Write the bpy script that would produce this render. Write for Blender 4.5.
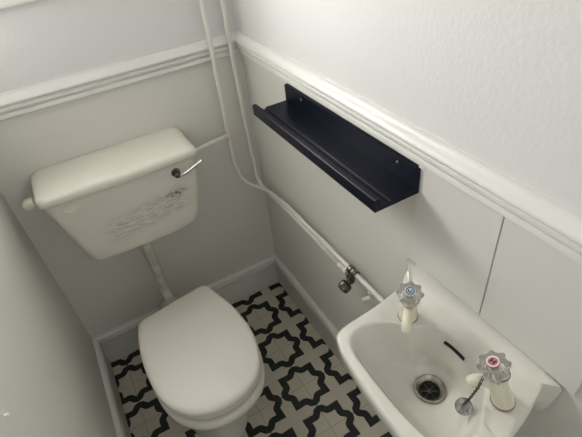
import bpy, bmesh, math, random
from mathutils import Vector, Matrix, Euler

for o in list(bpy.data.objects):
    bpy.data.objects.remove(o)
sc = bpy.context.scene
C = sc.collection
PI = math.pi

# ------------------------------------------------------------------ camera
cam_d = bpy.data.cameras.new('camera')
cam = bpy.data.objects.new('camera', cam_d)
C.objects.link(cam)
cam_d.sensor_width = 36.0
cam_d.lens = 452.02 / 582.0 * 36.0
cam_d.clip_start = 0.02
Rm = Matrix(((0.86693541, -0.48822467, -0.10029788),
             (-0.3778085, -0.51245286, -0.77113735),
             (0.32509035, 0.70641966, -0.62871896)))
Rw = Rm.transposed() @ Matrix(((1, 0, 0), (0, -1, 0), (0, 0, -1)))
cam.matrix_world = Matrix.Translation((-0.5420316, -1.39465, 1.5647156)) @ Rw.to_4x4()
sc.camera = cam

# ------------------------------------------------------------------ world, light, exposure
w = bpy.data.worlds.new('world')
sc.world = w
w.use_nodes = True
w.node_tree.nodes['Background'].inputs['Color'].default_value = (0.95, 0.97, 1.0, 1)
w.node_tree.nodes['Background'].inputs['Strength'].default_value = 0.35

def area(name, loc, rot, sx, sy, power, col):
    l = bpy.data.lights.new(name, 'AREA')
    l.shape = 'RECTANGLE'
    l.size = sx; l.size_y = sy; l.energy = power; l.color = col
    o = bpy.data.objects.new(name, l)
    o.location = loc; o.rotation_euler = rot
    C.objects.link(o)
    return o
# daylight through the small window over the cistern (light faces -y)
area('window_daylight', (-0.605, 0.135, 1.55), (math.radians(90), 0, 0), 0.34, 0.34, 11.4, (1.0, 0.988, 0.965)).rotation_euler = (math.radians(-90), 0, 0)
# soft fill light added behind the camera, set in the unseen doorway
area('doorway_fill', (-0.41, -1.93, 1.45), (math.radians(90), 0, 0), 0.62, 0.9, 1.75, (1.0, 0.985, 0.955))
sc.view_settings.view_transform = 'Standard'
sc.view_settings.look = 'None'
sc.view_settings.gamma = 1.0
sc.view_settings.use_curve_mapping = False
sc.view_settings.exposure = 0.0

# ------------------------------------------------------------------ materials
def srgb(r, g, b):
    f = lambda c: ((c / 255) / 12.92) if c / 255 <= 0.04045 else (((c / 255) + 0.055) / 1.055) ** 2.4
    return (f(r), f(g), f(b), 1)

def mat(name, col, rough=0.5, metal=0.0, bump=None, mott=None, coat=0.0, spec=None):
    m = bpy.data.materials.new(name)
    m.use_nodes = True
    nt = m.node_tree; N = nt.nodes; L = nt.links
    b = N['Principled BSDF']
    b.inputs['Base Color'].default_value = col
    b.inputs['Roughness'].default_value = rough
    b.inputs['Metallic'].default_value = metal
    b.inputs['Coat Weight'].default_value = coat
    b.inputs['Coat Roughness'].default_value = 0.08
    if spec is not None:
        b.inputs['Specular IOR Level'].default_value = spec
    tc = N.new('ShaderNodeTexCoord')
    if bump:
        prev = None
        for sc_, st, dist in bump:
            n = N.new('ShaderNodeTexNoise'); n.inputs['Scale'].default_value = sc_
            n.inputs['Detail'].default_value = 3
            L.new(tc.outputs['Object'], n.inputs['Vector'])
            bp = N.new('ShaderNodeBump'); bp.inputs['Strength'].default_value = st
            bp.inputs['Distance'].default_value = dist
            L.new(n.outputs['Fac'], bp.inputs['Height'])
            if prev: L.new(prev.outputs['Normal'], bp.inputs['Normal'])
            prev = bp
        L.new(prev.outputs['Normal'], b.inputs['Normal'])
    if mott:
        s, c2, amt = mott
        n = N.new('ShaderNodeTexNoise'); n.inputs['Scale'].default_value = s
        n.inputs['Detail'].default_value = 4
        L.new(tc.outputs['Object'], n.inputs['Vector'])
        r = N.new('ShaderNodeMapRange')
        r.inputs[1].default_value = 0.4; r.inputs[2].default_value = 0.75
        r.inputs[3].default_value = 0.0; r.inputs[4].default_value = amt
        L.new(n.outputs['Fac'], r.inputs[0])
        mx = N.new('ShaderNodeMix'); mx.data_type = 'RGBA'
        mx.inputs['A'].default_value = col; mx.inputs['B'].default_value = c2
        L.new(r.outputs[0], mx.inputs['Factor'])
        L.new(mx.outputs['Result'], b.inputs['Base Color'])
    return m

def two_tone_wall(name, split, up, low):
    """painted wall: one paint above the dado rail, another below it"""
    m = mat(name, up, 0.62, bump=[(110, 0.42, 0.0018), (9, 0.2, 0.005)])
    nt = m.node_tree; N = nt.nodes; L = nt.links
    tc = N.new('ShaderNodeTexCoord'); sx = N.new('ShaderNodeSeparateXYZ')
    L.new(tc.outputs['Object'], sx.inputs[0])
    g = N.new('ShaderNodeMath'); g.operation = 'GREATER_THAN'; g.inputs[1].default_value = split
    L.new(sx.outputs['Z'], g.inputs[0])
    mx = N.new('ShaderNodeMix'); mx.data_type = 'RGBA'
    mx.inputs['A'].default_value = low; mx.inputs['B'].default_value = up
    L.new(g.outputs[0], mx.inputs['Factor'])
    L.new(mx.outputs['Result'], N['Principled BSDF'].inputs['Base Color'])
    return m

M = {}
M['wall'] = two_tone_wall('wall_paint', 1.10, srgb(229, 229, 227), srgb(226, 224, 216))
M['ceiling'] = mat('ceiling_paint', srgb(235, 235, 232), 0.8)
M['trim'] = mat('gloss_trim_paint', srgb(236, 235, 230), 0.32, bump=[(40, 0.15, 0.001)])
M['skirt'] = mat('skirting_paint', srgb(234, 232, 226), 0.35, bump=[(40, 0.15, 0.001)])
M['pipe'] = mat('pipe_paint', srgb(230, 228, 220), 0.35, bump=[(120, 0.2, 0.0008)])
M['flush'] = mat('flush_pipe_plastic', srgb(228, 225, 214), 0.4, mott=(22, srgb(176, 168, 148), 0.8))
M['pipe_joint'] = mat('pipe_joint_paint', srgb(222, 217, 203), 0.4)
M['tile'] = mat('splash_tile_glaze', srgb(226, 225, 220), 0.3, bump=[(6, 0.12, 0.004)], mott=(3, srgb(222, 221, 216), 0.5))
M['grout'] = mat('tile_edge_grey', srgb(150, 148, 142), 0.6)
M['ceramic'] = mat('basin_ceramic', srgb(230, 228, 219), 0.12, coat=0.5, mott=(12, srgb(222, 219, 207), 0.5))
M['pan_ceramic'] = mat('pan_ceramic', srgb(226, 223, 213), 0.16, coat=0.4)
M['seat'] = mat('seat_plastic', srgb(226, 221, 211), 0.42, mott=(8, srgb(220, 214, 204), 0.4))
M['plastic_white'] = mat('white_fitting_plastic', srgb(226, 222, 208), 0.35)
M['navy'] = mat('navy_shelf_paint', srgb(8, 13, 30), 0.33, spec=0.25, bump=[(90, 0.1, 0.0006)])
M['chrome'] = mat('chrome', (0.72, 0.71, 0.69, 1), 0.16, 1.0)
M['chrome_worn'] = mat('worn_chrome', (0.55, 0.53, 0.49, 1), 0.3, 1.0, mott=(60, (0.15, 0.13, 0.1, 1), 0.8))
M['dark'] = mat('dark_hole', srgb(22, 21, 19), 0.6)
M['dark_metal'] = mat('dark_valve_metal', (0.07, 0.065, 0.055, 1), 0.38, 0.85, mott=(90, (0.35, 0.32, 0.27, 1), 0.7))
M['chain'] = mat('chain_metal', (0.12, 0.105, 0.085, 1), 0.4, 1.0)
M['plug'] = mat('plug_metal', (0.20, 0.195, 0.185, 1), 0.42, 0.6, mott=(110, (0.5, 0.5, 0.48, 1), 0.9))
M['tap_cream'] = mat('tap_cream_plastic', srgb(232, 227, 205), 0.25, mott=(30, srgb(218, 208, 178), 0.5))
M['tap_ring'] = mat('tap_ring_scale', srgb(140, 122, 92), 0.6)
M['tap_red'] = mat('tap_red', srgb(205, 120, 122), 0.3)
M['tap_blue'] = mat('tap_blue', srgb(70, 130, 178), 0.3)
M['tap_white'] = mat('tap_white', srgb(232, 230, 224), 0.3)
M['tap_black'] = mat('tap_mark', srgb(35, 35, 45), 0.4)
M['screw'] = mat('screw_metal', (0.25, 0.24, 0.22, 1), 0.4, 1.0)
M['black'] = mat('vinyl_black', srgb(22, 25, 25), 0.45, mott=(25, srgb(34, 37, 36), 0.5))
M['joint'] = mat('vinyl_joint', srgb(128, 119, 100), 0.6)
M['floor'] = mat('vinyl_cream', srgb(206, 199, 182), 0.45, mott=(14, srgb(195, 187, 169), 0.6))
M['door'] = mat('door_paint', srgb(228, 226, 220), 0.4)
# clear acrylic for the tap heads
m = mat('clear_acrylic', (0.93, 0.93, 0.92, 1), 0.12)
m.node_tree.nodes['Principled BSDF'].inputs['Transmission Weight'].default_value = 0.85
m.node_tree.nodes['Principled BSDF'].inputs['IOR'].default_value = 1.49
M['acrylic'] = m

# cistern plastic: creamy with brown scuff streaks on the lower front
def cistern_mat():
    col = srgb(230, 226, 214)
    m = mat('cistern_plastic', col, 0.38)
    nt = m.node_tree; N = nt.nodes; L = nt.links
    b = N['Principled BSDF']
    tc = N.new('ShaderNodeTexCoord')
    sep = N.new('ShaderNodeSeparateXYZ'); L.new(tc.outputs['Object'], sep.inputs[0])
    def ramp(sock, a, b_, lo, hi):
        r = N.new('ShaderNodeMapRange'); r.interpolation_type = 'SMOOTHSTEP'
        r.inputs[1].default_value = a; r.inputs[2].default_value = b_
        r.inputs[3].default_value = lo; r.inputs[4].default_value = hi
        L.new(sock, r.inputs[0]); return r.outputs[0]
    def mul(a, b_):
        n = N.new('ShaderNodeMath'); n.operation = 'MULTIPLY'
        for i, v in enumerate((a, b_)):
            if isinstance(v, (int, float)): n.inputs[i].default_value = v
            else: L.new(v, n.inputs[i])
        return n.outputs[0]
    mp = N.new('ShaderNodeMapping'); mp.inputs['Scale'].default_value = (0.8, 1.0, 6.0)
    mp.inputs['Rotation'].default_value = (0, math.radians(-1.5), 0)
    L.new(tc.outputs['Object'], mp.inputs[0])
    n1 = N.new('ShaderNodeTexNoise'); n1.inputs['Scale'].default_value = 48; n1.inputs['Detail'].default_value = 6
    n1.inputs['Roughness'].default_value = 0.7
    L.new(mp.outputs[0], n1.inputs['Vector'])
    streak = ramp(n1.outputs['Fac'], 0.42, 0.64, 0, 1)
    # region: object x -0.12..0.17, z about -0.12 (object origin at tank centre, seam height)
    mx_ = mul(ramp(sep.outputs['X'], -0.13, -0.06, 0, 1), ramp(sep.outputs['X'], 0.13, 0.19, 1, 0))
    # band slopes up to the right
    zz = N.new('ShaderNodeMath'); zz.operation = 'MULTIPLY_ADD'
    L.new(sep.outputs['X'], zz.inputs[0]); zz.inputs[1].default_value = -0.16; L.new(sep.outputs['Z'], zz.inputs[2])
    mz_ = mul(ramp(zz.outputs[0], -0.215, -0.175, 0, 1), ramp(zz.outputs[0], -0.125, -0.090, 1, 0))
    msk = mul(mul(mx_, mz_), streak)
    mix = N.new('ShaderNodeMix'); mix.data_type = 'RGBA'
    mix.inputs['A'].default_value = col; mix.inputs['B'].default_value = srgb(132, 112, 100)
    L.new(mul(msk, 0.5), mix.inputs['Factor'])
    # a darker rust spot at the right end of the streaks
    d = N.new('ShaderNodeVectorMath'); d.operation = 'SUBTRACT'; d.inputs[1].default_value = (0.130, -0.17, -0.108)
    L.new(tc.outputs['Object'], d.inputs[0])
    d2 = N.new('ShaderNodeVectorMath'); d2.operation = 'MULTIPLY'; d2.inputs[1].default_value = (1, 0.0, 3.2)
    L.new(d.outputs[0], d2.inputs[0])
    d3 = N.new('ShaderNodeVectorMath'); d3.operation = 'LENGTH'; L.new(d2.outputs[0], d3.inputs[0])
    n2 = N.new('ShaderNodeTexNoise'); n2.inputs['Scale'].default_value = 90; L.new(tc.outputs['Object'], n2.inputs['Vector'])
    sp = mul(ramp(d3.outputs['Value'], 0.012, 0.05, 1, 0), ramp(n2.outputs['Fac'], 0.42, 0.6, 0.1, 1))
    mix2 = N.new('ShaderNodeMix'); mix2.data_type = 'RGBA'; mix2.inputs['B'].default_value = srgb(80, 66, 55)
    L.new(mix.outputs['Result'], mix2.inputs['A']); L.new(mul(sp, 0.85), mix2.inputs['Factor'])
    L.new(mix2.outputs['Result'], b.inputs['Base Color'])
    return m
M['cistern'] = cistern_mat()
M['cistern_lid'] = mat('cistern_lid_plastic', srgb(234, 230, 217), 0.42, mott=(20, srgb(227, 220, 204), 0.4))

# ------------------------------------------------------------------ helpers
def obj(name, bm, m, parent=None, smooth=False, loc=None, recalc=True):
    if recalc: bmesh.ops.recalc_face_normals(bm, faces=bm.faces)
    me = bpy.data.meshes.new(name); bm.to_mesh(me); bm.free()
    for k in (m if isinstance(m, (list, tuple)) else [m]):
        me.materials.append(k)
    if smooth:
        for p in me.polygons: p.use_smooth = True
        if smooth != True:
            me.set_sharp_from_angle(angle=math.radians(smooth))
    o = bpy.data.objects.new(name, me)
    C.objects.link(o)
    if parent: o.parent = parent
    if loc: o.location = loc
    return o

def struct(name, bm, m, smooth=False):
    o = obj(name, bm, m, None, smooth); o['kind'] = 'structure'; return o

def tag(o, label, cat, group=None):
    o['label'] = label; o['category'] = cat
    if group: o['group'] = group
    return o

def thing(name, label, cat, loc=(0, 0, 0), rotz=0, group=None):
    o = bpy.data.objects.new(name, None); C.objects.link(o)
    o.empty_display_size = 0.05
    o.location = loc; o.rotation_euler = (0, 0, rotz)
    return tag(o, label, cat, group)

def box(bm, x0, x1, y0, y1, z0, z1, bev=0.0):
    v = [bm.verts.new((x, y, z)) for z in (z0, z1) for y in (y0, y1) for x in (x0, x1)]
    f = [(0, 2, 3, 1), (4, 5, 7, 6), (0, 1, 5, 4), (2, 6, 7, 3), (0, 4, 6, 2), (1, 3, 7, 5)]
    fs = [bm.faces.new([v[i] for i in q]) for q in f]
    if bev:
        es = list({e for q in fs for e in q.edges})
        bmesh.ops.bevel(bm, geom=es, offset=bev, segments=3, affect='EDGES', profile=0.5)
    return v

def loft(bm, rings, cap0=True, cap1=True):
    R_ = [[bm.verts.new(p) for p in r] for r in rings]
    n = len(R_[0])
    for a, b in zip(R_, R_[1:]):
        for i in range(n):
            bm.faces.new((a[i], a[(i + 1) % n], b[(i + 1) % n], b[i]))
    if cap0: bm.faces.new(R_[0][::-1])
    if cap1: bm.faces.new(R_[-1])
    return R_

def smooth_path(pts, r, seg=7):
    """rounds the corners of a polyline with radius-like distance r"""
    P = [Vector(p) for p in pts]
    out = [P[0]]
    for a, b, c in zip(P, P[1:], P[2:]):
        d1 = (a - b); d2 = (c - b)
        t = min(r, d1.length * 0.49, d2.length * 0.49)
        p0 = b + d1.normalized() * t; p2 = b + d2.normalized() * t
        for k in range(seg + 1):
            u = k / seg
            out.append(p0 * (1 - u) ** 2 + b * 2 * u * (1 - u) + p2 * u * u)
    out.append(P[-1])
    return out

def tube(bm, pts, r, n=14, caps=True):
    P = [Vector(p) for p in pts]
    rr = r if isinstance(r, (list, tuple)) else [r] * len(P)
    T = []
    for i in range(len(P)):
        a = P[max(i - 1, 0)]; b = P[min(i + 1, len(P) - 1)]
        T.append((b - a).normalized())
    up = Vector((0, 0, 1)) if abs(T[0].z) < 0.9 else Vector((1, 0, 0))
    N_ = (up - T[0] * up.dot(T[0])).normalized()
    rings = []
    for i, (p, t) in enumerate(zip(P, T)):
        N_ = (N_ - t * N_.dot(t)).normalized()
        B = t.cross(N_)
        rings.append([p + (N_ * math.cos(2 * PI * k / n) + B * math.sin(2 * PI * k / n)) * rr[i] for k in range(n)])
    loft(bm, rings, caps, caps)

def lathe(bm, prof, n=40, mod=None, mtx=None, caps=True):
    """prof: (radius, z) list"""
    rings = []
    for j, (r, z) in enumerate(prof):
        ring = []
        for k in range(n):
            a = 2 * PI * k / n
            q = r * (mod(a, j) if mod else 1)
            v = Vector((q * math.cos(a), q * math.sin(a), z))
            ring.append(mtx @ v if mtx else v)
        rings.append(ring)
    loft(bm, rings, caps, caps)

def prism(bm, poly, A, ax_d, ax_z, ax_l, l0, l1):
    """extrude polygon (d, z) along ax_l from l0 to l1 with origin A"""
    A = Vector(A)
    rings = []
    for l in (l0, l1):
        rings.append([A + Vector(ax_d) * d + Vector(ax_z) * z + Vector(ax_l) * l for d, z in poly])
    loft(bm, rings)

def miter(bm, poly, corners):
    """moulding profile (d, z) swept through plan corners [(x, y, nx, ny)] where n scales d at that corner"""
    rings = [[Vector((x + nx * d, y + ny * d, z)) for d, z in poly] for x, y, nx, ny in corners]
    loft(bm, rings)

def catmull(pts, k=6):
    n = len(pts); out = []
    for i in range(n):
        p0, p1, p2, p3 = (Vector(pts[(i + j - 1) % n]) for j in range(4))
        for s in range(k):
            t = s / k
            out.append(0.5 * ((2 * p1) + (p2 - p0) * t + (2 * p0 - 5 * p1 + 4 * p2 - p3) * t * t + (3 * p1 - p0 - 3 * p2 + p3) * t ** 3))
    return out

def polar(pts, c, n):
    """resample a closed outline at n even angles about c -> list of 2D Vectors"""
    out = []
    m_ = len(pts)
    for k in range(n):
        a = 2 * PI * k / n
        d = Vector((math.cos(a), math.sin(a)))
        best = 0
        for i in range(m_):
            p = pts[i] - c; q = pts[(i + 1) % m_] - c
            e = q - p
            den = d.x * e.y - d.y * e.x
            if abs(den) < 1e-12: continue
            t = (p.x * e.y - p.y * e.x) / den
            u = (p.x * d.y - p.y * d.x) / den
            if t > 0 and -1e-6 <= u <= 1 + 1e-6: best = max(best, t)
        out.append(c + d * best)
    return out

def sm(a, b, x):
    t = max(0, min(1, (x - a) / (b - a))); return t * t * (3 - 2 * t)

# ------------------------------------------------------------------ room shell
W = 0.82          # room width, right wall at x=0, left wall at x=-W, back wall at y=0
YF = -1.95        # wall behind the camera
H = 2.35
T = 0.10
WX0, WX1, WZ0, WZ1 = -0.79, -0.41, 1.362, 1.72

bm = bmesh.new(); box(bm, 0, T, YF - T, T, -0.05, H); struct('wall_right', bm, M['wall'])
bm = bmesh.new(); box(bm, -W - T, -W, YF - T, T, -0.05, H); struct('wall_left', bm, M['wall'])
bm = bmesh.new()
# back wall as a plate with a window opening
def plate_hole(bm, x0, x1, z0, z1, hx0, hx1, hz0, hz1, y0, y1):
    for y in (y0, y1):
        pass
    xs = [x0, hx0, hx1, x1]; zs = [z0, hz0, hz1, z1]
    V = {}
    for yi, y in enumerate((y0, y1)):
        for i, x in enumerate(xs):
            for j, z in enumerate(zs):
                V[yi, i, j] = bm.verts.new((x, y, z))
    for yi in (0, 1):
        for i in range(3):
            for j in range(3):
                if i == 1 and j == 1: continue
                bm.faces.new([V[yi, i, j], V[yi, i + 1, j], V[yi, i + 1, j + 1], V[yi, i, j + 1]])
    def side(a, b): bm.faces.new([V[0, a[0], a[1]], V[0, b[0], b[1]], V[1, b[0], b[1]], V[1, a[0], a[1]]])
    for i in range(3):
        side((i, 0), (i + 1, 0)); side((i, 3), (i + 1, 3)); side((0, i), (0, i + 1)); side((3, i), (3, i + 1))
    for a, b in (((1, 1), (2, 1)), ((2, 1), (2, 2)), ((2, 2), (1, 2)), ((1, 2), (1, 1))): side(a, b)
plate_hole(bm, -W, 0, -0.05, H, WX0, WX1, WZ0, WZ1, 0, 0.17)
struct('wall_back', bm, M['wall'])
bm = bmesh.new()   # wall behind the camera, with the open doorway
box(bm, -W, -0.76, YF - T, YF, -0.05, H); box(bm, -0.06, 0, YF - T, YF, -0.05, H); box(bm, -0.76, -0.06, YF - T, YF, 2.0, H)
struct('wall_front', bm, M['wall'])
bm = bmesh.new(); box(bm, -W, 0, YF, 0, H, H + 0.05); struct('ceiling', bm, M['ceiling'])

# window in the back wall over the cistern
bm = bmesh.new()
for (a, b, c, d) in ((WX0, WX1, WZ0, WZ0 + 0.03), (WX0, WX1, WZ1 - 0.03, WZ1), (WX0, WX0 + 0.03, WZ0 + 0.03, WZ1 - 0.03), (WX1 - 0.03, WX1, WZ0 + 0.03, WZ1 - 0.03)):
    box(bm, a, b, 0.138, 0.165, c, d, 0.003)
wf = struct('window_1', bm, M['trim'])
bm = bmesh.new(); box(bm, WX0 - 0.03, WX1 + 0.03, -0.020, 0.0, 1.338, 1.361, 0.005)
struct('trim_1', bm, M['trim'])

# door behind the camera
bm = bmesh.new(); box(bm, -0.06, -0.022, YF - T - 0.70, YF - T - 0.02, 0.005, 1.98, 0.003)
dr = struct('door_1', bm, M['door'])
bm = bmesh.new()
lathe(bm, [(0.024, 0), (0.024, 0.006), (0.009, 0.008), (0.009, 0.035), (0.022, 0.042), (0.026, 0.055), (0.018, 0.068), (0.004, 0.07)], 24, mtx=Matrix.Translation((-0.06, YF - T - 0.64, 1.0)) @ Matrix.Rotation(-PI / 2, 4, 'Y'))
obj('door_knob', bm, M['chrome'], dr, True)

# ---- floor with star-and-cross vinyl pattern
P = 0.1885
OX, OY = -0.1841, -0.5345
XL, XR, YN, YB = -W, 0.0, YF, 0.0
bm = bmesh.new()
box(bm, XL, XR, YN - 0.1, YB, -0.05, 0.0)
for f in bm.faces: f.material_index = 0
def clip_poly(poly):
    def cl(P_, ax, v, sgn):
        out = []
        for i in range(len(P_)):
            a = P_[i]; b = P_[(i + 1) % len(P_)]
            ia = (a[ax] - v) * sgn >= 0; ib = (b[ax] - v) * sgn >= 0
            if ia: out.append(a)
            if ia != ib:
                t = (v - a[ax]) / (b[ax] - a[ax])
                out.append((a[0] + (b[0] - a[0]) * t, a[1] + (b[1] - a[1]) * t))
        return out
    for ax, v, s in ((0, XL + .001, 1), (0, XR - .001, -1), (1, YN + .001, 1), (1, YB - .001, -1)):
        poly = cl(poly, ax, v, s)
        if len(poly) < 3: return None
    return poly
def flat(poly, z, mi):
    poly = clip_poly(poly)
    if not poly: return
    q = []
    for p in poly:
        if not q or (abs(p[0] - q[-1][0]) + abs(p[1] - q[-1][1])) > 1e-6: q.append(p)
    if len(q) > 2 and (abs(q[0][0] - q[-1][0]) + abs(q[0][1] - q[-1][1])) < 1e-6: q.pop()
    if len(q) < 3: return
    f = bm.faces.new([bm.verts.new((x, y, z)) for x, y in q]); f.material_index = mi
# joints
for i in range(-5, 3):
    x = OX + i * P
    flat([(x - .0007, YN), (x + .0007, YN), (x + .0007, YB), (x - .0007, YB)], 0.0002, 2)
for j in range(-9, 5):
    y = OY + j * P
    flat([(XL, y - .0007), (XR, y - .0007), (XR, y + .0007), (XL, y + .0007)], 0.0002, 2)
# closed wavy star band, unit lattice
def star_mid():
    # (angle deg, radius); smooth between, with a sharp tip on the diagonals
    out = []
    for q in range(4):
        b = q * 90
        for a, r in ((-45, 0.452), (-33, 0.376), (-27, 0.352), (-21, 0.346), (-14, 0.370), (-7.5, 0.408), (0, 0.422), (7.5, 0.408), (14, 0.370), (21, 0.346), (27, 0.352), (33, 0.376)):
            out.append((math.radians(b + a), r))
    return [(r * math.cos(a), r * math.sin(a)) for a, r in out]
MID = star_mid(); HB = 0.068
def offs(pts, h):
    n = len(pts); L_, R_ = [], []
    for i in range(n):
        a, b, c = Vector(pts[i - 1]), Vector(pts[i]), Vector(pts[(i + 1) % n])
        d1 = (b - a).normalized(); d2 = (c - b).normalized()
        n1 = Vector((-d1.y, d1.x)); n2 = Vector((-d2.y, d2.x))
        nn = (n1 + n2).normalized(); k = h / max(0.45, nn.dot(n1))
        L_.append(b + nn * k); R_.append(b - nn * k)
    return L_, R_
Lb, Rb = offs(MID, HB)
for i in range(-5, 3):
    for j in range(-9, 5):
        cx, cy = OX + i * P, OY + j * P
        for k in range(len(MID)):
            k2 = (k + 1) % len(MID)
            quad = [(cx + v.x * P, cy + v.y * P) for v in (Lb[k], Rb[k], Rb[k2], Lb[k2])]
            flat(quad, 0.0004, 1)
fl = obj('floor', bm, [M['floor'], M['black'], M['joint']], None, False, recalc=True)
for p in fl.data.polygons:
    if p.material_index and p.normal.z < 0: p.flip()
fl['kind'] = 'structure'

# ---- skirting boards
ST, SH = 0.013, 0.163
SK = [(0, 0.0005), (ST, 0.0005), (ST, SH - 0.036), (ST + 0.004, SH - 0.033), (ST + 0.0075, SH - 0.027), (ST + 0.0075, SH - 0.022), (ST + 0.003, SH - 0.017), (ST + 0.003, SH - 0.013), (ST + 0.0045, SH - 0.008), (ST - 0.001, SH), (0, SH)]
bm = bmesh.new(); miter(bm, SK, [(-W, 0, 1, -1), (0, 0, -1, -1)]); struct('baseboard_back', bm, M['skirt'], 50)
bm = bmesh.new(); miter(bm, SK, [(0, 0, -1, -1), (0, YF + 0.002, -1, 0)]); struct('baseboard_right', bm, M['skirt'], 50)
bm = bmesh.new(); miter(bm, SK, [(-W, YF + 0.002, 1, 0), (-W, 0, 1, -1)]); struct('baseboard_left', bm, M['skirt'], 50)

# ---- dado rail
D0 = 1.0775
DP = [(0, 0), (0.010, 0), (0.0120, 0.002), (0.0125, 0.011), (0.0115, 0.0135), (0.0085, 0.0150), (0.0095, 0.0170), (0.0140, 0.0190), (0.0175, 0.0225), (0.0185, 0.0265),
      (0.0180, 0.0300), (0.0145, 0.0325), (0.0145, 0.0345), (0.0200, 0.0370), (0.0230, 0.0400), (0.0235, 0.0430), (0.0215, 0.0480), (0.0155, 0.0530), (0.0095, 0.0575), (0.0065, 0.0620), (0.006, 0.066), (0, 0.066)]
DP = [(d, D0 + z) for d, z in DP]
bm = bmesh.new(); miter(bm, DP, [(-W, 0, 1, -1), (0, 0, -1, -1)]); struct('trim_2', bm, M['trim'], 40)
bm = bmesh.new(); miter(bm, DP, [(0, 0, -1, -1), (0, YF + 0.001, -1, 0)]); struct('trim_3', bm, M['trim'], 40)
bm = bmesh.new(); miter(bm, DP, [(-W, YF + 0.001, 1, 0), (-W, 0, 1, -1)]); struct('trim_4', bm, M['trim'], 40)

# ---- splashback tiles on the right wall
TZ0, TZ1 = 0.824, 1.0772
for (ya, yb, lab) in ((-1.0445, -0.846, 'large pale grey wall tile beside the end of the navy shelf'),
                      (-1.2460, -1.0470, 'large pale grey wall tile above the hot tap, nearest the camera')):
    t = thing('splashback_tile', lab, 'tile', (0, (ya + yb) / 2, TZ0), 0, 'splashback tiles over the basin')
    h = (yb - ya) / 2
    bm = bmesh.new(); box(bm, -0.006, -0.0005, -h, h, 0, TZ1 - TZ0, 0.0012)
    obj('glazed_face', bm, M['tile'], t)

# ------------------------------------------------------------------ toilet
TX, TY = -0.500, -0.270
toilet = thing('toilet', 'white toilet with a closed pinkish white lid standing on patterned floor', 'toilet', (TX, TY, 0))
def lid_outline():
    base = [(-0.6265, -0.308), (-0.6215, -0.2955), (-0.610, -0.2875), (-0.560, -0.2790), (-0.4995, -0.2705), (-0.440, -0.2620), (-0.396, -0.2560), (-0.3825, -0.2590), (-0.3735, -0.2700), (-0.3620, -0.3050),
            (-0.3450, -0.3640), (-0.3330, -0.4200), (-0.3265, -0.4850), (-0.3290, -0.5500), (-0.3430, -0.6100), (-0.3640, -0.6540), (-0.3960, -0.6830), (-0.4430, -0.7030), (-0.5050, -0.7060),
            (-0.5650, -0.6860), (-0.6100, -0.6420), (-0.6370, -0.5790), (-0.6460, -0.4950), (-0.6450, -0.4150), (-0.6365, -0.3500)]
    return polar(catmull([(x - TX, y - TY) for x, y in base], 5), Vector((0.012, -0.215)), 120), Vector((0.012, -0.215))
LO, LC = lid_outline()
LID_GROW = 0.0045
def scaled(out, c, g, z, dy=0.0):
    r = []
    for p in out:
        d = p - c; l = d.length
        q = c + d * ((l + g) / l)
        r.append(Vector((q.x, q.y + dy, z)))
    return r
# pan: pedestal and bowl
def ell(cx, cy, rx, ry, z, n=120):
    return [Vector((cx + rx * math.cos(2 * PI * k / n), cy + ry * math.sin(2 * PI * k / n), z)) for k in range(n)]
bm = bmesh.new()
PC = Vector((0, -0.235))
rim = [Vector((p.x, p.y)) for p in LO]
def panring(g, z, dy=-0.012, back=None):
    r = scaled(LO, LC, g, z, dy)
    return r
rings = [ell(0.0, -0.17, 0.105, 0.150, 0.0005), ell(0.0, -0.17, 0.103, 0.148, 0.03), ell(0, -0.17, 0.088, 0.135, 0.06), ell(0, -0.175, 0.085, 0.132, 0.16),
         ell(0, -0.19, 0.105, 0.150, 0.22), ell(0, -0.205, 0.135, 0.185, 0.29), panring(-0.022, 0.335), panring(-0.004, 0.352), panring(0.004, 0.362), panring(0.005, 0.378), panring(0.000, 0.386), panring(-0.008, 0.388),
         panring(-0.045, 0.387), panring(-0.052, 0.375), panring(-0.060, 0.33), ell(0, -0.21, 0.07, 0.11, 0.25), ell(0, -0.19, 0.04, 0.05, 0.20)]
loft(bm, rings)
# rear spigot towards the flush pipe
obj('pan', bm, M['pan_ceramic'], toilet, 60)
bm = bmesh.new()
tube(bm, smooth_path([(0.0, -0.030, 0.300), (0.0, 0.045, 0.300), (0.0, 0.085, 0.300)], 0.03), 0.033, 24)
obj('flush_inlet', bm, M['pan_ceramic'], toilet, 60)
bm = bmesh.new()
tube(bm, smooth_path([(0.0, -0.06, 0.16), (0.0, 0.10, 0.16), (0.0, 0.256, 0.16)], 0.03), 0.048, 28)
obj('soil_outlet', bm, M['pan_ceramic'], toilet, 60)
# seat ring
bm = bmesh.new()
ro = [scaled(LO, LC, -0.004, 0.390), scaled(LO, LC, 0.001, 0.395), scaled(LO, LC, 0.001, 0.404), scaled(LO, LC, -0.005, 0.410), scaled(LO, LC, -0.055, 0.411), scaled(LO, LC, -0.062, 0.404), scaled(LO, LC, -0.060, 0.392)]
RR = loft(bm, ro, False, False)
n = len(RR[0])
for i in range(n): bm.faces.new((RR[-1][i], RR[-1][(i + 1) % n], RR[0][(i + 1) % n], RR[0][i]))
obj('seat', bm, M['seat'], toilet, 60)
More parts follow.
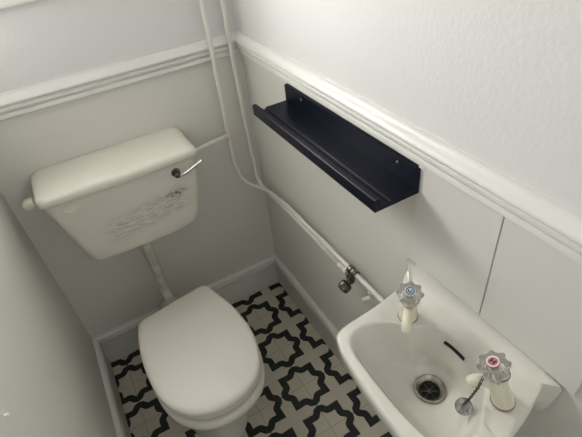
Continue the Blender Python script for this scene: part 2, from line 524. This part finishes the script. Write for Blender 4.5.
# lid
bm = bmesh.new()
prof = [(-0.010, 0.4125), (-0.0015, 0.4135), (0.0, 0.418), (-0.0005, 0.4240), (-0.003, 0.4290), (-0.008, 0.4322), (-0.018, 0.4340), (-0.05, 0.4352), (-0.10, 0.4360)]
loft(bm, [scaled(LO, LC, g + LID_GROW, z) for g, z in prof] + [[Vector((LC.x + (p.x - LC.x) * 0.12, LC.y + (p.y - LC.y) * 0.12, 0.4362)) for p in LO]])
obj('lid', bm, M['seat'], toilet, 50)
for s in (-1, 1):
    bm = bmesh.new()
    hy = -0.018 + s * 0.008
    tube(bm, [(s * 0.055, hy, 0.386), (s * 0.055, hy, 0.404)], 0.011, 20)
    tube(bm, [(s * 0.038, hy, 0.404), (s * 0.072, hy, 0.404)], 0.008, 20)
    obj('hinge', bm, M['seat'], toilet, 40)

# ------------------------------------------------------------------ cistern
CX, CZ = -0.494, 0.880
cist = thing('cistern', 'cream plastic toilet cistern with brown scuffs, hung on the back wall', 'cistern', (CX, 0, CZ))
def rrect(x0, x1, y0, y1, r, z, bulge=0.0, n=8):
    """rounded rectangle ring; front side (y0) bows forward a little"""
    pts = []
    for (cx, cy, a0) in ((x1 - r, y1 - r, 0), (x0 + r, y1 - r, 90), (x0 + r, y0 + r, 180), (x1 - r, y0 + r, 270)):
        for k in range(n + 1):
            a = math.radians(a0 + 90 * k / n)
            pts.append((cx + r * math.cos(a), cy + r * math.sin(a)))
    # densify the front
    out = []
    m_ = len(pts)
    for i in range(m_):
        a = pts[i]; b = pts[(i + 1) % m_]
        out.append(a)
        if math.hypot(a[0] - b[0], a[1] - b[1]) > 0.03:
            for s in range(1, 12):
                t = s / 12
                out.append((a[0] + (b[0] - a[0]) * t, a[1] + (b[1] - a[1]) * t))
    xc = (x0 + x1) / 2; hw = (x1 - x0) / 2
    res = []
    for x, y in out:
        f = (1 - ((x - xc) / hw) ** 2)
        g = (y1 - y) / (y1 - y0)
        res.append(Vector((x, y - bulge * f * max(0, g), z)))
    return res
bm = bmesh.new()
tank = []
for (z, xl, xr, yf, r) in ((-0.257, -0.155, 0.158, -0.150, 0.03), (-0.254, -0.172, 0.178, -0.162, 0.035), (-0.243, -0.184, 0.189, -0.167, 0.035), (-0.205, -0.189, 0.198, -0.168, 0.030), (-0.16, -0.198, 0.205, -0.170, 0.028), (-0.10, -0.210, 0.213, -0.173, 0.026), (-0.03, -0.224, 0.219, -0.176, 0.024), (-0.004, -0.228, 0.221, -0.177, 0.024)):
    tank.append(rrect(xl, xr, yf, -0.001, r, z, 0.008))
loft(bm, tank)
obj('tank', bm, M['cistern'], cist, 50)
bm = bmesh.new()
lid = []
for (z, g, r) in ((-0.006, -0.004, 0.020), (-0.005, 0.004, 0.022), (-0.001, 0.007, 0.024), (0.012, 0.006, 0.024), (0.018, 0.003, 0.024), (0.0225, -0.003, 0.022), (0.0255, -0.012, 0.020), (0.0275, -0.030, 0.016), (0.0285, -0.060, 0.008)):
    lid.append(rrect(-0.231 - g, 0.2225 + g, -0.178 - g, -0.001 if g > -0.01 else -0.001 + (g + 0.01) * 0.6, r, z, 0.010))
loft(bm, lid)
obj('cistern_lid', bm, M['cistern_lid'], cist, 50)
# raised oval badge on the front, left
bm = bmesh.new()
mt = Matrix.Translation((-0.160, -0.1790, -0.030)) @ Matrix.Rotation(PI / 2, 4, 'X')
lathe(bm, [(1.0, -0.004), (1.0, 0.002), (0.95, 0.0050), (0.82, 0.0050), (0.74, 0.0030), (0.1, 0.0035)], 40, mtx=mt @ Matrix.Diagonal((0.023, 0.013, 1, 1)))
obj('oval_badge', bm, M['cistern_lid'], cist, 40)
# lever
bm = bmesh.new()
lx, lz = 0.148, -0.036
mt = Matrix.Translation((lx, -0.178, lz)) @ Matrix.Rotation(PI / 2, 4, 'X')
lathe(bm, [(0.0140, -0.006), (0.0140, 0.004), (0.0120, 0.007), (0.008, 0.008), (0.008, 0.016), (0.0095, 0.018), (0.0095, 0.024), (0.006, 0.027), (0.001, 0.0275)], 28, mtx=mt)
lev = obj('lever_boss', bm, M['dark_metal'], cist, 40)
bm = bmesh.new()
tube(bm, smooth_path([(lx + 0.002, -0.197, lz - 0.001), (lx + 0.016, -0.203, lz - 0.004), (lx + 0.080, -0.212, lz + 0.026)], 0.01), 0.0046, 12)
obj('lever_arm', bm, M['chrome'], cist, 40)
# overflow elbow on the left side
bm = bmesh.new()
tube(bm, [(-0.205, -0.115, -0.016), (-0.243, -0.115, -0.014)], 0.0095, 20)
tube(bm, [(-0.243, -0.115, -0.012), (-0.2465, -0.115, -0.012), (-0.2640, -0.115, -0.011), (-0.2720, -0.115, -0.0108), (-0.2750, -0.115, -0.0108)], [0.0140, 0.0170, 0.0170, 0.0120, 0.0060], 24)
tube(bm, [(-0.222, -0.115, -0.016), (-0.2435, -0.115, -0.012)], 0.0125, 8)
obj('overflow_elbow', bm, M['plastic_white'], cist, 40)
# inlet nut on the right side
bm = bmesh.new()
tube(bm, [(0.217, -0.070, -0.052), (0.228, -0.070, -0.052)], 0.011, 6)
obj('inlet_nut', bm, M['pipe_joint'], cist)

# flush pipe
fp = thing('flush_pipe', 'off-white plastic flush pipe running from under the cistern to the toilet', 'pipe', (-0.503, -0.075, 0.25))
bm = bmesh.new()
tube(bm, smooth_path([(0.0, 0, 0.3725), (0.004, 0, 0.05), (0.0055, -0.085, 0.05)], 0.03), 0.0165, 24)
obj('tube', bm, M['flush'], fp, 50)
bm = bmesh.new()
tube(bm, [(0, 0, 0.352), (0, 0, 0.3725)], 0.026, 12)
tube(bm, [(0, 0, 0.336), (0, 0, 0.353)], [0.0195, 0.0235], 24)
obj('coupling_nut', bm, M['pipe_joint'], fp, 40)

# ------------------------------------------------------------------ water pipes
pr = 0.0072
p1 = thing('water_pipe', 'white painted pipe from above that tees off to the cistern', 'pipe', (0, 0, 0))
bm = bmesh.new()
tube(bm, smooth_path([(-0.1085, -0.036, 2.34), (-0.1085, -0.036, 1.07), (-0.1115, -0.036, 0.83), (-0.1165, -0.040, 0.715), (-0.098, -0.050, 0.640), (-0.066, -0.058, 0.603), (-0.036, -0.085, 0.592), (-0.030, -0.16, 0.606), (-0.030, -0.25, 0.6195), (-0.030, -0.80, 0.628), (-0.03, -0.90, 0.63)], 0.045, 8), pr, 16)
obj('riser', bm, M['pipe'], p1, True)
bm = bmesh.new()
tube(bm, smooth_path([(-0.1125, -0.036, 0.822), (-0.150, -0.038, 0.823), (-0.200, -0.055, 0.827), (-0.2655, -0.070, 0.828)], 0.03, 8), pr, 16)
obj('cistern_branch', bm, M['pipe'], p1, True)
bm = bmesh.new()
tube(bm, [(-0.1112, -0.036, 0.850), (-0.1114, -0.036, 0.805)], 0.0092, 18)
tube(bm, [(-0.1115, -0.036, 0.824), (-0.1320, -0.0365, 0.8235)], 0.0090, 18)
obj('tee', bm, M['pipe_joint'], p1, 40)

p2 = thing('water_pipe', 'straighter white painted pipe in the corner, nearer the right wall', 'pipe', (0, 0, 0))
bm = bmesh.new()
tube(bm, smooth_path([(-0.0455, -0.034, 2.34), (-0.0455, -0.034, 1.07), (-0.0400, -0.030, 0.84), (-0.0320, -0.026, 0.600), (-0.0260, -0.10, 0.583), (-0.0260, -0.16, 0.583), (-0.0260, -0.30, 0.591), (-0.0260, -0.598, 0.589)], 0.035, 8), pr, 16)
obj('riser', bm, M['pipe'], p2, True)
bm = bmesh.new()
tube(bm, [(-0.0260, -0.578, 0.589), (-0.0260, -0.592, 0.589)], 0.0125, 6)
tube(bm, [(-0.0260, -0.592, 0.589), (-0.0260, -0.606, 0.589)], 0.0105, 18)
tube(bm, [(-0.0260, -0.606, 0.589), (-0.0260, -0.618, 0.589)], 0.0120, 6)
obj('compression_nut', bm, M['pipe_joint'], p2, 40)

# dark stop valve and its clip
v = thing('stop_valve', 'dark metal stop valve clamped on the painted pipes below the shelf', 'valve', (-0.030, -0.652, 0.60))
bm = bmesh.new()
# clamp round the upper pipe
tube(bm, [(0, 0.016, 0.0255), (0, 0.004, 0.0255)], 0.0125, 20)
tube(bm, [(0, -0.006, 0.0260), (0, -0.018, 0.0262)], 0.0118, 20)
obj('clamp', bm, M['dark_metal'], v, 40)
bm = bmesh.new()
tube(bm, [(0, 0.020, -0.011), (-0.004, 0.006, -0.010), (-0.012, -0.004, -0.006)], [0.0095, 0.012, 0.010], 18)
tube(bm, [(-0.004, 0.0, -0.012), (-0.004, -0.002, 0.020)], 0.008, 14)
obj('valve_body', bm, M['dark_metal'], v, 40)
bm = bmesh.new()
ax = Vector((-0.75, 0.12, -0.62)).normalized()
rot = ax.to_track_quat('Z', 'Y').to_matrix().to_4x4()
mt = Matrix.Translation((-0.014, 0.000, -0.010)) @ rot
lathe(bm, [(0.006, -0.004), (0.006, 0.004), (0.015, 0.006), (0.0175, 0.010), (0.0175, 0.028), (0.0145, 0.0305), (0.006, 0.031)], 40, mod=lambda a, j: 1 + (0.07 * math.cos(10 * a) if 2 <= j <= 5 else 0), mtx=mt)
obj('handwheel', bm, M['dark_metal'], v, 40)
bm = bmesh.new()
mt2 = Matrix.Translation((-0.014, 0.000, -0.010)) @ rot
lathe(bm, [(0.0055, 0.0305), (0.0055, 0.0325), (0.001, 0.033)], 20, mtx=mt2)
obj('centre_screw', bm, M['dark'], v, 40)

# short white stub below the upper pipe, by the basin
bm = bmesh.new()
tube(bm, smooth_path([(-0.030, -0.735, 0.617), (-0.030, -0.738, 0.597), (-0.056, -0.732, 0.593)], 0.008), 0.0085, 16)
obj('drain_stub', bm, M['pipe_joint'], p1, 40)

# ------------------------------------------------------------------ navy picture shelf
sh = thing('picture_ledge', 'long narrow navy picture ledge on the wall under the dado rail', 'shelf', (0, -0.853, 1.0090))
SL = 0.541
bm = bmesh.new()
y = (0, 1, 0)
prism(bm, [(-0.0005, 0), (-0.0115, 0), (-0.0115, 0.0565), (-0.0110, 0.0575), (-0.0010, 0.0575), (-0.0005, 0.057)], (0, 0, 0), (1, 0, 0), (0, 0, 1), y, 0, SL)
back = obj('back_plate', bm, M['navy'], sh)
bm = bmesh.new()
# floor board with a plate groove, open at both ends
prism(bm, [(-0.0116, 0.0), (-0.1030, 0.0), (-0.1030, 0.0110), (-0.0880, 0.0110), (-0.0870, 0.0060), (-0.0795, 0.0060), (-0.0765, 0.0100), (-0.0750, 0.0110), (-0.0116, 0.0110)], (0, 0, 0), (1, 0, 0), (0, 0, 1), y, 0, SL)
obj('ledge_board', bm, M['navy'], sh)
bm = bmesh.new()
prism(bm, [(-0.1031, 0.0), (-0.1145, 0.0), (-0.1155, 0.001), (-0.1155, 0.0280), (-0.1145, 0.0290), (-0.1040, 0.0290), (-0.1031, 0.0280)], (0, 0, 0), (1, 0, 0), (0, 0, 1), y, 0, SL)
obj('front_lip', bm, M['navy'], sh)
for yy in (0.0615, 0.452):
    bm = bmesh.new()
    lathe(bm, [(0.0042, 0), (0.0042, 0.0006), (0.0030, 0.0016), (0.0008, 0.0018)], 20, mtx=Matrix.Translation((-0.0115, yy, 0.043)) @ Matrix.Rotation(-PI / 2, 4, 'Y'))
    obj('screw', bm, M['screw'], sh, 40)

# ------------------------------------------------------------------ basin
basin = thing('wash_basin', 'small white ceramic wash basin fixed to the right wall', 'basin', (0, 0, 0))
OUT = [(-0.0006, -0.8510), (-0.012, -0.8560), (-0.028, -0.8635), (-0.058, -0.8735), (-0.105, -0.8826), (-0.142, -0.888), (-0.190, -0.8915), (-0.222, -0.8945), (-0.244, -0.902), (-0.2565, -0.920), (-0.2655, -0.960), (-0.2717, -1.018), (-0.2743, -1.08), (-0.2735, -1.137), (-0.265, -1.185), (-0.245, -1.222), (-0.21, -1.238), (-0.17, -1.240), (-0.13, -1.234), (-0.075, -1.222), (-0.045, -1.213), (-0.02, -1.206), (-0.0006, -1.201)]
BOWL = [(-0.240, -0.948), (-0.226, -0.928), (-0.200, -0.920), (-0.165, -0.926), (-0.138, -0.944), (-0.118, -0.966), (-0.092, -0.982), (-0.075, -1.000), (-0.062, -1.024), (-0.058, -1.055), (-0.061, -1.095), (-0.072, -1.130), (-0.090, -1.150), (-0.115, -1.168), (-0.148, -1.190), (-0.185, -1.202), (-0.218, -1.196), (-0.237, -1.165), (-0.2455, -1.11), (-0.2475, -1.05), (-0.2455, -0.985)]
BC = Vector((-0.135, -1.052))
NB = 288
o_ = catmull(OUT, 5)
o_ = [Vector((min(p.x, -0.0006), p.y)) for p in o_]
PO = polar(o_, BC, NB)
PB = polar(catmull(BOWL, 5), BC, NB)
WC = Vector((-0.1176, -1.0513))
def top_z(p):
    return 0.783 + (0.026 + 0.010 * (-0.849 - p.y) / 0.355) * sm(-0.056, -0.032, p.x)
def ring(fn): return [fn(i) for i in range(NB)]
def mix2(a, b, t): return a * (1 - t) + b * t
SC = Vector((0.0, -1.035))
rings = []
def under(s, z):
    def f(i):
        p = PO[i]; q = SC + (p - SC) * s
        return Vector((min(q.x, -0.0006), q.y, z))
    return ring(f)
rings.append(under(0.30, 0.640)); rings.append(under(0.55, 0.650)); rings.append(under(0.78, 0.675)); rings.append(under(0.90, 0.710)); rings.append(under(0.960, 0.745))
def outer(g, dz):
    def f(i):
        p = PO[i]; d = (BC - p).normalized()
        q = p + d * g
        edge = 0.006 * (1 - sm(0.0, 0.03, g)) 
        return Vector((-0.0006 if p.x > -0.0012 else min(q.x, -0.0006), q.y, top_z(q if g > 0.003 else p) + dz))
    return ring(f)
rings += [outer(0.004, -0.040), outer(0.0015, -0.025), outer(0.0, -0.010), outer(0.0005, -0.004), outer(0.0025, 0.001), outer(0.006, 0.0035)]
for t in (0.3, 0.42, 0.54, 0.66, 0.78):
    def f(i, t=t):
        # distance-limited blend from the rim edge to the bowl lip
        p = PO[i]; b = PB[i]
        d = (b - p); L_ = d.length
        q = p + d.normalized() * (0.006 + (L_ - 0.006) * (t - 0.2) / 0.8) if L_ > 0.007 else p
        lift = 0.0035 * (1 - sm(0.25, 0.8, t))
        # narrow rim stays full height, the broad deck dips slightly
        z = top_z(q) + (0.0035 if L_ < 0.05 else lift)
        return Vector((q.x, q.y, z))
    rings.append(ring(f))
for s, dz in ((1.02, -0.0002), (1.0, -0.0025), (0.98, -0.0075), (0.955, -0.017), (0.92, -0.031), (0.87, -0.050), (0.79, -0.073), (0.68, -0.098), (0.55, -0.110), (0.40, -0.117), (0.26, -0.121)):
    def f(i, s=s, dz=dz):
        b = PB[i]; k = 1 - s
        c = mix2(BC, WC, sm(0.0, 0.6, k))
        q = c + (b - BC) * s
        if s < 0.5:
            # tend to a circle round the waste
            u = sm(0.5, 0.26, s) if False else (0.5 - s) / 0.24
            a = 2 * PI * i / NB
            r = (b - BC).length * s
            r = r * (1 - u) + 0.0315 * u
            q = c + Vector((math.cos(a), math.sin(a))) * r
        return Vector((q.x, q.y, 0.786 + dz))
    rings.append(ring(f))
rings.append([Vector((WC.x + 0.020 * math.cos(2 * PI * k / NB), WC.y + 0.020 * math.sin(2 * PI * k / NB), 0.648)) for k in range(NB)])
bm = bmesh.new(); loft(bm, rings)
obj('bowl', bm, M['ceramic'], basin, 60)
# waste
bm = bmesh.new()
WZ = 0.6680
wr = [(0.0305, WZ - 0.004), (0.0325, WZ + 0.001), (0.0320, WZ + 0.0025), (0.0290, WZ + 0.0032), (0.0265, WZ + 0.0010), (0.0225, WZ - 0.0035), (0.0205, WZ - 0.0055), (0.0200, WZ - 0.014)]
lathe(bm, wr, 48, mtx=Matrix.Translation((WC.x, WC.y, 0)), caps=False)
ws = obj('waste_ring', bm, M['chrome_worn'], basin, 50, recalc=True)
bm = bmesh.new()
lathe(bm, [(0.0205, WZ - 0.0160), (0.002, WZ - 0.0162)], 36, mtx=Matrix.Translation((WC.x, WC.y, 0)))
obj('waste_hole', bm, M['dark'], basin)
bm = bmesh.new()
for a in (25, 85, 145):
    c, s = math.cos(math.radians(a)), math.sin(math.radians(a))
    tube(bm, [(WC.x - c * 0.0193, WC.y - s * 0.0193, WZ - 0.0105), (WC.x + c * 0.0193, WC.y + s * 0.0193, WZ - 0.0105)], 0.0013, 8)
lathe(bm, [(0.004, WZ - 0.0125), (0.004, WZ - 0.009), (0.001, WZ - 0.0088)], 16, mtx=Matrix.Translation((WC.x, WC.y, 0)))
obj('waste_grid', bm, M['dark_metal'], basin, 40)
OVERFLOW_HERE = True

# overflow slot: find where the bowl's back wall is and lay a thin curved slot on it
bw = [o for o in C.objects if o.name.startswith('bowl')][0]
from mathutils.bvhtree import BVHTree
bv = BVHTree.FromPolygons([v_.co.copy() for v_ in bw.data.vertices], [tuple(p.vertices) for p in bw.data.polygons])
def hit(o, d):
    r = bv.ray_cast(Vector(o), Vector(d).normalized())
    return r[0], r[1]
path = []
for k in range(9):
    t = k / 8
    yy = -1.026 - 0.050 * t
    o0 = Vector((-0.135, yy, 0.760))
    hp, hn = hit(o0, (1, 0, 0.0))
    path.append(hp + hn * (0.0002 if hn.x < 0 else -0.0002))
bm = bmesh.new()
tube(bm, path, 0.0042, 10)
obj('overflow_slot', bm, M['dark'], basin, 40)

# ------------------------------------------------------------------ taps
def tap(label, base, phi, colmat, letter, hh=0.0, tilt=18, sl=0.0):
    """pillar tap; phi is the heading of the spout; body leans to the spout"""
    t = thing('basin_tap', label, 'tap', base, phi, None)
    # base ring
    bm = bmesh.new()
    lathe(bm, [(0.0208, 0.0), (0.0208, 0.0018), (0.0195, 0.0022), (0.015, 0.0024)], 36)
    obj('base_ring', bm, M['tap_ring'], t, 40)
    # body: leaning cone
    lean = math.tan(math.radians(tilt))
    bm = bmesh.new()
    rings = []
    for r, z in ((0.0198, 0.0022), (0.0196, 0.008), (0.0185, 0.018), (0.0172, 0.028), (0.0165, 0.038 + hh * 0.5), (0.0160, 0.050 + hh), (0.0130, 0.057 + hh), (0.0125, 0.063 + hh)):
        rings.append([Vector((lean * max(0, z - 0.004) + r * math.cos(2 * PI * k / 32), r * math.sin(2 * PI * k / 32), z)) for k in range(32)])
    loft(bm, rings)
    obj('tap_body', bm, M['tap_cream'], t, 50)
    # spout
    bm = bmesh.new()
    pts = smooth_path([(0.008, 0, 0.038 + hh * 0.3), (0.036, 0, 0.052 + hh * 0.3), (0.054 + sl, 0, 0.053 + hh * 0.3 - sl * 0.5), (0.061 + sl, 0, 0.046 + hh * 0.3 - sl)], 0.012, 6)
    rr = [0.0115 - 0.0015 * i / (len(pts) - 1) for i in range(len(pts))]
    tube(bm, pts, rr, 20)
    obj('spout', bm, M['tap_cream'], t, 50)
    # clear fluted head on a tilted axis
    A = Matrix.Translation((lean * (0.058 + hh), 0, 0.063 + hh)) @ Matrix.Rotation(math.radians(tilt), 4, 'Y')
    bm = bmesh.new()
    prof = [(0.0125, -0.004), (0.0160, -0.002), (0.0185, 0.008), (0.0215, 0.020), (0.0240, 0.028), (0.0240, 0.032), (0.0200, 0.037), (0.0125, 0.038), (0.0120, 0.0365), (0.0105, 0.0365)]
    lathe(bm, prof, 96, mod=lambda a, j: 1 + ((0.16 if j in (3, 4, 5) else 0.10) * (max(0.0, math.cos(8 * a) * 0.9 + 0.35) ** 0.7 - 0.5) if 0 < j < 7 else 0), mtx=A)
    hd = obj('handle', bm, M['acrylic'], t, 35)
    bm = bmesh.new()
    lathe(bm, [(0.0060, 0.0005), (0.0060, 0.030), (0.0095, 0.0345), (0.0095, 0.0362)], 24, mtx=A)
    obj('spindle', bm, M['chrome'], hd, 40)
    bm = bmesh.new()
    lathe(bm, [(0.0103, 0.0368), (0.0103, 0.0392), (0.0094, 0.0400), (0.0010, 0.0401)], 36, mtx=A)
    if letter == 'C':
        dc = obj('index_disc', bm, M['tap_white'], hd, 40)
        bm = bmesh.new()
        lathe(bm, [(0.0088, 0.04005), (0.0088, 0.0405), (0.0060, 0.0405), (0.0060, 0.04005)], 36, mtx=A, caps=False)
        obj('colour_ring', bm, colmat, dc, 40)
        bm = bmesh.new()
        tube(bm, [A @ Vector((0.0032 * math.cos(math.radians(a)), 0.0032 * math.sin(math.radians(a)), 0.0406)) for a in range(45 - 180, 316 - 180, 18)], 0.0011, 8)
        obj('letter', bm, M['tap_black'], dc)
    else:
        dc = obj('index_disc', bm, colmat, hd, 40)
        bm = bmesh.new()
        lathe(bm, [(0.0101, 0.0399), (0.0101, 0.0405), (0.0078, 0.0405), (0.0078, 0.0400)], 36, mtx=A, caps=False)
        obj('white_rim', bm, M['tap_white'], dc, 40)
        bm = bmesh.new()
        ang = math.radians(40)
        Q = A @ Matrix.Rotation(ang, 4, 'Z')
        for (x0, x1, y0, y1) in ((-0.0045, 0.0045, -0.0042, -0.0022), (-0.0045, 0.0045, 0.0022, 0.0042), (-0.0010, 0.0010, -0.0022, 0.0022)):
            vs = box(bm, x0, x1, y0, y1, 0.0402, 0.0407)
            for v_ in vs: v_.co = Q @ v_.co
        obj('letter', bm, M['tap_black'], dc)
    return t
cold = tap('cold tap with blue-marked clear handle at the far end of the basin', (-0.0985, -0.9490, 0.7868), math.atan2(-0.045, -0.045), M['tap_blue'], 'C', hh=0.004, tilt=14, sl=0.008)
hot = tap('hot tap with red H on its clear handle, plug chain hanging from it', (-0.0850, -1.1800, 0.7868), math.atan2(0.040, -0.050), M['tap_red'], 'H', hh=0.012, tilt=18)

# ------------------------------------------------------------------ plug on its chain
plug = thing('basin_plug', 'grey metal plug dangling into the basin on a chain of links', 'plug', (-0.126, -1.139, 0.742))
bm = bmesh.new()
dirn = Vector((-0.45, -0.10, 0.88)).normalized()
mt = dirn.to_track_quat('Z', 'Y').to_matrix().to_4x4()
lathe(bm, [(0.0115, -0.010), (0.0130, -0.009), (0.0140, -0.002), (0.0155, -0.001), (0.0158, 0.0015), (0.0148, 0.003), (0.0132, 0.0018), (0.0100, 0.0018), (0.001, 0.0036)], 36, mtx=mt)
obj('stopper', bm, M['plug'], plug, 40)
bm = bmesh.new()
a0 = mt @ Vector((0.0, 0.0, 0.004))
def torus(bm, c, u, v_, r, rr, n=14, sv=1.0):
    pts = [Vector(c) + u * math.cos(2 * PI * k / n) * r * sv + v_ * math.sin(2 * PI * k / n) * r for k in range(n)]
    w_ = u.cross(v_)
    rings = []
    for k in range(n):
        e = (pts[k] - Vector(c)).normalized()
        rings.append([pts[k] + (e * math.cos(2 * PI * q / 6) + w_ * math.sin(2 * PI * q / 6)) * rr for q in range(6)])
    R_ = [[bm.verts.new(p) for p in rg] for rg in rings]
    for i in range(n):
        A_, B_ = R_[i], R_[(i + 1) % n]
        for q in range(6):
            bm.faces.new((A_[q], A_[(q + 1) % 6], B_[(q + 1) % 6], B_[q]))
torus(bm, a0 + Vector((0, 0, 0.002)), Vector((1, 0, 0)), Vector((0, 0, 1)), 0.0035, 0.0007)
# chain links from the plug to the tap spout
PB0 = Vector((-0.126, -1.139, 0.742))
start = a0 + Vector((0, 0, 0.005))
cp = [start, Vector((-0.1325, -1.1585, 0.8400)) - PB0, Vector((-0.1300, -1.1590, 0.8535)) - PB0, Vector((-0.1185, -1.1545, 0.8625)) - PB0, Vector((-0.1130, -1.1560, 0.8690)) - PB0]
seg = [(b - a).length for a, b in zip(cp, cp[1:])]
tot = sum(seg); nl = int(tot / 0.0059)
for k in range(nl):
    d = (k + 0.5) / nl * tot
    q = 0
    while q < len(seg) - 1 and d > seg[q]: d -= seg[q]; q += 1
    tdir = (cp[q + 1] - cp[q]).normalized()
    c = cp[q] + tdir * d
    if q == 0: c.z -= 0.004 * math.sin(PI * d / seg[0])
    ref = Vector((-0.6, 0.5, 0.62)); u1 = tdir.cross(ref).normalized(); u2 = tdir.cross(u1).normalized()
    torus(bm, c, tdir, u1 if k % 2 else u2, 0.0024, 0.0008, 12, 1.6)
obj('chain', bm, M['chain'], plug, True)
bm = bmesh.new()
torus(bm, cp[-1] + Vector((0.0125, -0.011, 0.001)), Vector((0.64, -0.77, 0)), Vector((0, 0, 1)).cross(Vector((0.64, -0.77, 0))), 0.0165, 0.0009, 28)
obj('chain_ring', bm, M['chain'], plug, True)

# ------------------------------------------------------------------ small white nub on the left wall
nub = thing('wall_nail', 'small painted-over nail head on the left wall', 'nail', (-W, -0.8284, 0.9192))
bm = bmesh.new()
lathe(bm, [(0.0035, -0.0005), (0.0025, 0.003), (0.0022, 0.0040), (0.0034, 0.0045), (0.0034, 0.0060), (0.001, 0.0065)], 16, mtx=Matrix.Rotation(PI / 2, 4, 'Y'))
obj('nail_head', bm, M['trim'], nub, 40)
